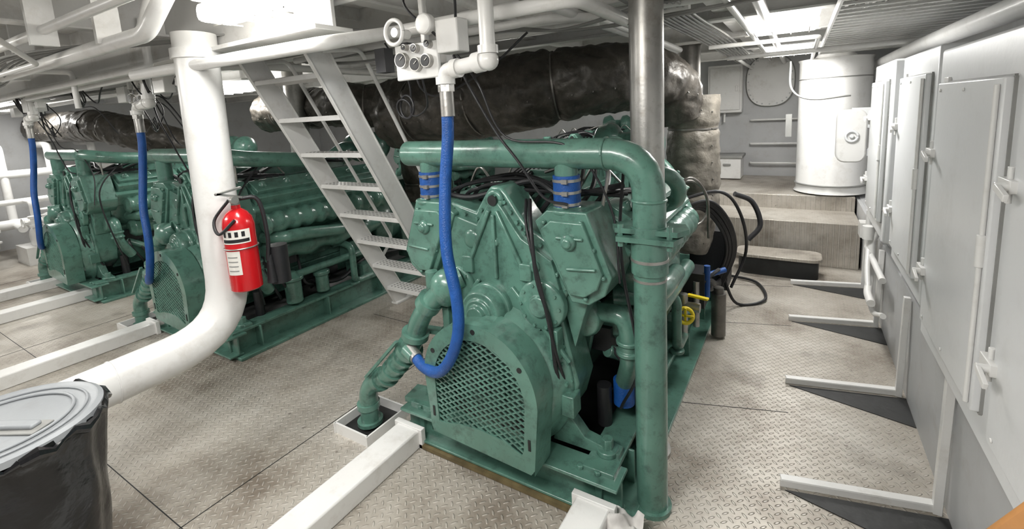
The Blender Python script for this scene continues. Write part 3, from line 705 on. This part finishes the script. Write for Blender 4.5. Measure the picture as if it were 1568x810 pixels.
# ------------------------------------------------------------------ exhaust
def wrapped(name, path, rr, r_end=None, every=.62, mat=None, wr=1.0):
    r = root(name, Vector(path[0])); r_end = r_end or rr
    P = catmull(fillet(path, rr*1.4, 5), 3)
    L = [0]
    for i in range(1, len(P)): L.append(L[-1]+(P[i]-P[i-1]).length)
    n = int(L[-1]/.016)+2; Q = []; j = 0
    for k in range(n):
        t = L[-1]*k/(n-1)
        while j < len(L)-2 and L[j+1] < t: j += 1
        Q.append(P[j].lerp(P[j+1], (t-L[j])/max(1e-6, L[j+1]-L[j])))
    RR = [rr+(r_end-rr)*(max(0, i/(n-1)-.35)/.65) for i in range(n)]
    m = M(); seg = 72; m.sweep(Q, RR, seg)
    for i in range(n):
        c = Q[i]; s_ = L[-1]*i/(n-1); dd = abs((s_ % every)-every/2)
        pinch = 1-.09*math.exp(-(dd/.03)**2)
        for k in range(seg):
            v = Vector(m.v[i*seg+k]); d = v-c
            nz = noise.noise(v*4)*.09+noise.noise(v*11)*.07-abs(noise.noise(Vector((v.x*7, v.y*16, v.z*16))))*.09+abs(noise.noise(v*25))*.03
            m.v[i*seg+k] = tuple(c+d*(pinch*(1+nz*wr)))
    m.obj('insulation_blanket', mat or WRAP, r, 0, 70)
    st_ = M()
    for i in range(2, n-2):
        s_ = L[-1]*i/(n-1)
        if abs((s_ % every)-every/2) < .009:
            d = (Q[i+1]-Q[i-1]).normalized(); st_.cyl(Q[i]-d*.006, Q[i]+d*.006, RR[i]*.94, seg=32)
        if i % 8 == 0:
            d = (Q[i+1]-Q[i-1]).normalized(); side = d.cross(Vector((0,0,1))); side = side.normalized() if side.length > .3 else Vector((.8, -.6, 0))
            pt = Q[i]+(side*.85+Vector((0,0,-.3)) if abs(d.z) < .7 else side).normalized()*RR[i]*1.02
            st_.ball(pt, .007, (1,1,1), 6, 4)
    st_.obj('straps_and_lacing_hooks', DSTEEL, r)
    return r
wrapped('exhaust_silencer', [(-3.05, 2.95, 1.74), (-2.35, 2.95, 1.78), (-1.6, 2.98, 1.87), (-1.05, 3.25, 1.92), (-.85, 3.62, 1.86), (-.8, 3.72, 1.62)], .295, .20)
wrapped('exhaust_riser', [(-.72, 3.8, 1.76), (-.72, 3.8, 1.3), (-.70, 3.8, .95), (-.78, 3.75, .55)], .20, .195, .5, WRAPL, .6)
wrapped('exhaust_silencer', [(-5.4, 3.2, 1.85), (-3.9, 3.25, 1.88), (-3.65, 3.8, 1.8), (-3.65, 3.85, .8)], .22)
wrapped('exhaust_silencer', [(-10.4, 2.4, 1.84), (-7.9, 2.4, 1.82), (-7.2, 2.7, 1.65), (-6.9, 3.3, 1.3)], .21)
# ------------------------------------------------------------------ stanchions
def stanchion(x, y, r, z0=0, z1=2.5, mat=STEEL):
    e = root('deck_support_post', (x, y, 0)); M().cyl((x, y, z0), (x, y, z1), r, seg=32).cyl((x, y, z1-.25), (x, y, z1-.22), r*1.08, seg=32).obj('post', mat, e)
    M().cyl((x, y, 0), (x, y, .02), r*1.3).obj('foot_plate', mat, e)
stanchion(-.585, 2.06, .074)
stanchion(-.93, 4.7, .11, mat=DSTEEL)
stanchion(-4.55, 3.0, .10)

# ------------------------------------------------------------------ big white bent pipe
vx = -2.78
cp2 = root('white_vent_pipe', (vx, 1.28, .55))
g = M(); g.tube([(vx, 1.30, 2.2), (vx, 1.27, .55), (vx-.03, .3, .50), (vx-.03, -1.8, .42)], .102, .32, 36)
g.cyl((vx, 1.30, 2.07), (vx, 1.30, 2.12), .118, seg=32); g.torus((vx-.02, .72, .52), (0,1,0), .102, .005, 32)
g.obj('pipe_run', WHITE, cp2)

# ------------------------------------------------------------------ extinguisher
ex, ey = -2.60, 1.29; ER = .078
fx = root('fire_extinguisher', (ex, ey, .82))
M().lathe((ex, ey, .82), (0,0,1), [(0, ER-.009), (.008, ER), (.36, ER), (.40, ER-.008), (.43, .05), (.45, .024), (.47, .022)], 36).obj('cylinder', RED, fx)
M().cyl((ex, ey, 1.28), (ex, ey, 1.33), .022).box((ex+.01, ey-.03, 1.345), (.022, .13, .012), Matrix.Rotation(-.3, 3, 'X')).box((ex+.01, ey-.03, 1.37), (.022, .13, .01), Matrix.Rotation(.15, 3, 'X')).cyl((ex+.02, ey-.02, 1.32), (ex+.045, ey-.02, 1.32), .02).obj('valve_and_handle', STEEL, fx)
M().hose([(ex, ey+.02, 1.32), (ex+.04, ey+.10, 1.30), (ex+.05, ey+.12, 1.1), (ex+.04, ey+.11, .95)], .011).sweep([(ex+.04, ey+.12, .98), (ex+.04, ey+.12, .82)], [.013, .028], 14).hose([(ex, ey-.03, 1.32), (ex-.05, ey-.09, 1.22), (ex+.0, ey-.10, 1.15), (ex+.07, ey-.05, 1.22)], .008).cyl((ex+.02, ey+.18, 1.02), (ex+.02, ey+.18, .8), .055).obj('hose_and_horn', BLACK, fx)
def arclabel(z0, z1, a0, a1, mat, name, rr=ER+.0012):
    vs = []; fs = []; n = 14
    for i in range(n+1):
        a = math.radians(a0+(a1-a0)*i/n); vs += [(ex+rr*math.cos(a), ey+rr*math.sin(a), z0), (ex+rr*math.cos(a), ey+rr*math.sin(a), z1)]
    for i in range(n): fs.append((2*i, 2*i+2, 2*i+3, 2*i+1))
    M().add(vs, fs).obj(name, mat, fx)
arclabel(1.09, 1.165, -100, 10, LABEL, 'upper_label'); arclabel(.92, 1.05, -92, -35, LABEL, 'lower_label'); arclabel(1.097, 1.115, -95, 5, BLACK, 'label_print', ER+.0018)
for q in range(4): arclabel(.94+.025*q, .946+.025*q, -85, -45, CABLE, 'label_print_line', ER+.0018)
for q in range(4): arclabel(1.127, 1.155, -90+q*23, -78+q*23, FACE, 'label_pictogram', ER+.0018)
M().torus((ex, ey, 1.06), (0,0,1), ER+.003, .004).box((ex-.08, ey, 1.06), (.06, .05, .3)).obj('bracket', STEEL, fx)

# ------------------------------------------------------------------ hose drops, valve pipe and gauge panel (per engine)
def drop():
    r = root('blue_coolant_hose', (-1.25, 1.5, 1.4))
    M().hose([(-1.255, 1.5, 1.80), (-1.265, 1.5, 1.62), (-1.285, 1.48, 1.40), (-1.27, 1.44, 1.15), (-1.22, 1.42, .95), (-1.215, 1.41, .80), (-1.27, 1.41, .66), (-1.37, 1.43, .56), (-1.50, 1.47, .535), (-1.62, 1.52, .56)], .0255, 16).obj('hose', BLUE, r)
    M().cyl((-1.255, 1.5, 1.80), (-1.255, 1.5, 1.70), .029).cyl((-1.56, 1.495, .545), (-1.64, 1.525, .565), .031).cyl((-1.255, 1.5, 1.80), (-1.255, 1.5, 1.84), .034, seg=6).obj('end_ferrules', STEEL, r)
    r2 = root('white_supply_pipe', (-1.25, 1.5, 1.87))
    M().tube([(-1.255, 1.5, 1.82), (-1.255, 1.5, 1.885), (-1.035, 1.5, 1.905), (-1.035, 1.5, 2.5)], .030, .05).cyl((-1.255, 1.5, 1.83), (-1.255, 1.5, 1.86), .04, seg=16).cyl((-1.10, 1.5, 1.90), (-1.06, 1.5, 1.904), .04).cyl((-1.035, 1.5, 1.93), (-1.035, 1.5, 1.96), .04).cyl((-1.21, 1.5, 1.888), (-1.18, 1.5, 1.89), .038).ball((-1.035, 1.5, 1.905), .04).obj('elbow_pipe', WHITE, r2)
    r3 = root('gauge_panel', (-1.5, 1.6, 1.96))
    M().box((-1.51, 1.62, 1.955), (.26, .02, .16)).box((-1.30, 1.62, 2.04), (.12, .08, .14)).box((-1.51, 1.68, 2.1), (.03, .03, .3)).cyl((-1.41, 1.6, 2.1), (-1.41, 1.56, 2.1), .045).obj('panel_plate', WHITE, r3, .006)
    a = M(); c = M(); d = M()
    for x, z, rr in ((-1.585, 1.965, .036), (-1.50, 1.94, .032), (-1.50, 2.01, .02), (-1.435, 1.95, .03), (-1.42, 2.02, .018), (-1.56, 2.02, .014)):
        a.cyl((x, 1.61, z), (x, 1.585, z), rr, seg=24); c.cyl((x, 1.586, z), (x, 1.583, z), rr*.84, seg=24); d.beam((x, 1.581, z), (x+rr*.5, 1.581, z+rr*.4), .003, .002, up=(0,1,0))
    a.obj('gauge_bezels', STEEL, r3); c.obj('gauge_faces', FACE, r3); d.obj('gauge_needles', LABEL, r3)
    k = M()
    k.hose([(-1.30, 1.62, 1.96), (-1.2, 1.6, 1.8), (-1.1, 1.62, 1.62), (-1.0, 1.62, 1.5), (-.9, 1.64, 1.35), (-.8, 1.66, 1.32)], .006, 8)
    k.hose([(-1.28, 1.62, 1.96), (-1.18, 1.62, 1.83), (-1.08, 1.66, 1.6), (-.8, 1.7, 1.55), (-.65, 1.75, 1.3), (-.6, 1.7, 1.0)], .005, 8)
    k.hose([(-1.5, 1.63, 1.88), (-1.55, 1.7, 1.75), (-1.75, 1.8, 1.72), (-1.85, 1.9, 1.9), (-1.9, 1.8, 2.1)], .005, 8)
    k.torus((-1.78, 1.8, 1.76), (0.2, 1, 0), .06, .006); k.torus((-1.80, 1.8, 1.75), (0, 1, .2), .05, .006)
    k.hose([(-1.36, 1.6, 2.04), (-1.5, 1.55, 2.2), (-1.42, 1.6, 2.35), (-1.3, 1.6, 2.45)], .006, 8)
    k.hose([(-1.26, 1.6, 2.08), (-1.22, 1.55, 2.2), (-1.3, 1.6, 2.4)], .006, 8)
    k.box((-1.86, 1.75, 2.0), (.07, .06, .12)); k.box((-1.7, 1.75, 2.03), (.06, .05, .08))
    k.obj('sender_cables', BLACK, r3)
    return r, r2, r3
dr = drop()
for o in OFF:
    for q in dr: clone(q, o)

# ------------------------------------------------------------------ ladder
ld = root('ship_ladder', (-2.85, 2.92, 0))
g = M(); sl_dir = Vector((0, -1.10, 2.09)).normalized()
LX0, LX1 = -3.19, -2.50
for x in (LX0, LX1):
    p0 = Vector((x, 2.94, 0)); p1 = p0+sl_dir*2.46
    g.beam(p0, p1, .012, .15, up=(0, .885, .466))
    g.beam(p0+Vector((0, .066, .035)), p1+Vector((0, .066, .035)), .03, .010, up=(0, .885, .466))
    g.beam(p0-Vector((0, .066, .035)), p1-Vector((0, .066, .035)), .03, .010, up=(0, .885, .466))
    g.box((x, 2.94, .01), (.08, .2, .02))
g.obj('stringers', WHITE, ld, .003)
g = M(); dots = M(); xc = (LX0+LX1)/2
for i in range(8):
    z = .20+.257*i; y = 2.94-1.10*z/2.09
    g.box((xc, y, z), (.68, .15, .006)); g.box((xc, y-.073, z-.014), (.68, .006, .03)); g.box((xc, y+.073, z-.014), (.68, .006, .03))
    for a in range(15):
        for c in range(4): dots.cyl((xc-.295+a*.042, y-.05+c*.033, z+.003), (xc-.295+a*.042, y-.05+c*.033, z+.0045), .009, seg=8)
g.obj('treads', WHITE, ld, .002); dots.obj('tread_perforations', CABLE, ld)
g = M()
for x in (LX0-.04, LX1+.05):
    a = Vector((x, 2.94, 0))
    g.tube([a+sl_dir*.5+Vector((0, .05, .0)), a+sl_dir*.55+Vector((0, .24, .12)), a+sl_dir*2.3+Vector((0, .24, .12)), a+sl_dir*2.4], .014, .06)
g.obj('handrails', WHITE, ld)

# ------------------------------------------------------------------ floor rails
for (x, y0, y1) in ((-1.72, -.6, 1.57), (-.68, -.6, 1.57), (-4.72, -1, 1.56), (-6.42, -1, 1.66), (-7.30, -1, 1.7)):
    e = root('engine_bed_rail', (x, y0, 0)); M().box((x, (y0+y1)/2, .05), (.15, y1-y0, .1)).obj('channel', WHITE, e, .008)
    M().box((x, y1-.02, .055), (.19, .03, .11)).obj('end_plate', WHITE, e, .003)
for o in (0,)+OFF:
    e = root('pipe_floor_coaming', (-2.03+o, 1.55, 0)); t = M()
    for dx, dy, sx, sy in ((-.13, 0, .010, .30), (.13, 0, .010, .3), (0, -.14, .26, .010), (0, .14, .26, .010)): t.box((-2.03+o+dx, 1.56+dy, .03), (sx, sy, .06))
    t.obj('coaming_frame', WHITE, e); M().box((-2.03+o, 1.56, .003), (.25, .27, .006)).obj('coaming_opening', DARK, e)

# ------------------------------------------------------------------ trash bin
tb = root('trash_bin', (-2.24, .27, 0))
m = M(); seg = 64; prof = [(0, .20), (.1, .205), (.3, .225), (.5, .24), (.62, .25), (.7, .262), (.735, .272), (.75, .268)]
prof2 = []
for i in range(30):
    z = .76*i/29
    for j in range(len(prof)-1):
        if prof[j][0] <= z <= prof[j+1][0]+.02: rr = prof[j][1]+(prof[j+1][1]-prof[j][1])*min(1, (z-prof[j][0])/(prof[j+1][0]-prof[j][0]))
    prof2.append((z, rr))
m.lathe((-2.24, .27, 0), (0,0,1), prof2, seg)
for i in range(len(m.v)):
    v = Vector(m.v[i]); d = Vector((v.x+2.24, v.y-.27, 0)); a = math.atan2(d.y, d.x)
    k = 1+.03*math.sin(a*9+v.z*4)*noise.noise(Vector((math.cos(a)*2, math.sin(a)*2, v.z*2)))*2.2+.05*noise.noise(Vector((math.cos(a)*3, math.sin(a)*3, v.z*5)))
    m.v[i] = (-2.24+d.x*k, .27+d.y*k, v.z)
m.obj('bin_liner_bag', BAG, tb, 0, 60)
m = M(); m.lathe((-2.24, .27, .745), (0,0,1), [(0, .255), (0, .268), (.022, .268), (.03, .255), (.022, .245), (.018, .16), (.02, .05), (.02, .01)], 56)
m.torus((-2.24, .27, .77), (0,0,1), .19, .005, 48); m.torus((-2.24, .27, .77), (0,0,1), .225, .004, 48)
m.obj('lid', LID, tb)
R = Matrix.Rotation(.5, 3, 'Z')
m = M(); m.box((-2.24, .27, .768), (.34, .07, .006), R); m.obj('lid_flap_recess', CABLE, tb, .002)
m = M(); m.box((-2.24, .27, .778), (.30, .035, .016), R); m.obj('lid_handle', LID, tb, .006)
m = M(); m.sweep([(-2.24+(.268+.01*math.sin(k*1.3))*math.cos(k*math.pi/24), .27+(.268+.01*math.sin(k*1.3))*math.sin(k*math.pi/24), .742+.012*math.sin(k*2.1)) for k in range(49)], [.014+.006*math.sin(k*1.7) for k in range(49)], 8)
m.obj('bag_rim', BAG, tb)

# rag
m = M(); n = 16
for i in range(n):
    for j in range(n):
        x = (i/(n-1)-.5)*.13; y = (j/(n-1)-.5)*.13; z = .09+.09*noise.noise(Vector((x*22, y*22, 1)))-(x*x+y*y)*7
        m.v.append((-.545+x+.02*noise.noise(Vector((x*30, y*30, 5))), 1.53+y, max(.004, z)))
for i in range(n-1):
    for j in range(n-1): m.f.append((i*n+j, (i+1)*n+j, (i+1)*n+j+1, i*n+j+1))
m.obj('crumpled_rag', CLOTH, None, 0, 80)
M().beam((.335, .82, 1.13), (.245, .93, .83), .045, .07).obj('wooden_handrail', WOOD, None, .008)

# ------------------------------------------------------------------ left side pumps and piping
lw = root('bilge_piping_manifold', (-9.2, 2.4, 0))
g = M()
for y in (1.4, 1.8, 2.3, 2.8): g.tube([(-10.3, y, 1.6), (-9.7, y, 1.6), (-9.7, y, .5), (-9.3, y, .45)], .05)
g.tube([(-9.7, .5, 1.2), (-9.7, 4.5, 1.2)], .06); g.tube([(-9.6, .5, .5), (-9.6, 4.5, .5)], .07); g.tube([(-9.2, .8, .85), (-9.2, 3.5, .85)], .04)
for y in (1.5, 2.1, 2.7, 3.3):
    g.lathe((-9.4, y, .3), (0,0,1), [(0, .1), (.02, .1), (.03, .06), (.12, .09), (.2, .06), (.3, .08), (.32, .03)], 18); g.torus((-9.4, y, .68), (0,0,1), .07, .012)
for y in (1.45, 1.85, 2.25):
    g.tube([(-9.2, y, .85), (-8.9, y, .85), (-8.9, y, .3), (-9.3, y, .2)], .035); g.lathe((-8.9, y, .5), (0,0,1), [(0, .03), (.01, .07), (.04, .07), (.05, .05), (.12, .05), (.13, .07), (.16, .07), (.17, .03)], 16)
    g.torus((-8.9, y-.12, .58), (0,1,0), .06, .010); g.cyl((-8.9, y, .58), (-8.9, y-.12, .58), .012)
g.box((-9.1, 2.0, .12), (.5, .6, .24)); g.lathe((-9.0, 1.8, .35), (0,1,0), [(0, .1), (.02, .14), (.4, .14), (.42, .1)], 24)
g.box((-8.95, 1.4, 1.35), (.3, .12, .4)); g.cyl((-8.95, 1.4, 0), (-8.95, 1.4, 1.2), .03)
g.obj('pipes_and_pumps', WHITE, lw)

# ------------------------------------------------------------------ world + camera
wd = bpy.data.worlds.new('w'); scene.world = wd; wd.use_nodes = True
wd.node_tree.nodes['Background'].inputs[0].default_value = (1, .99, .97, 1); wd.node_tree.nodes['Background'].inputs[1].default_value = 0.35
cam = bpy.data.cameras.new('cam'); co = bpy.data.objects.new('camera', cam); COL.objects.link(co)
Rr = Vector((.861, .506, -.0518)); Fw = Vector((-.5076, .8482, -.1514)).normalized()
Rr = (Rr-Fw*Rr.dot(Fw)).normalized(); Up = Rr.cross(Fw)
Rm = Matrix((Rr, Up, -Fw)).transposed()
co.matrix_world = Matrix.Translation((0, 0, 1.7)) @ Rm.to_4x4()
cam.sensor_width = 36; cam.lens = 36*704/1568; cam.shift_x = -21/1568; cam.shift_y = -125/1568; cam.clip_start = .02
scene.camera = co
scene.view_settings.view_transform = 'Standard'
scene.view_settings.look = 'None'
scene.view_settings.exposure = -0.75
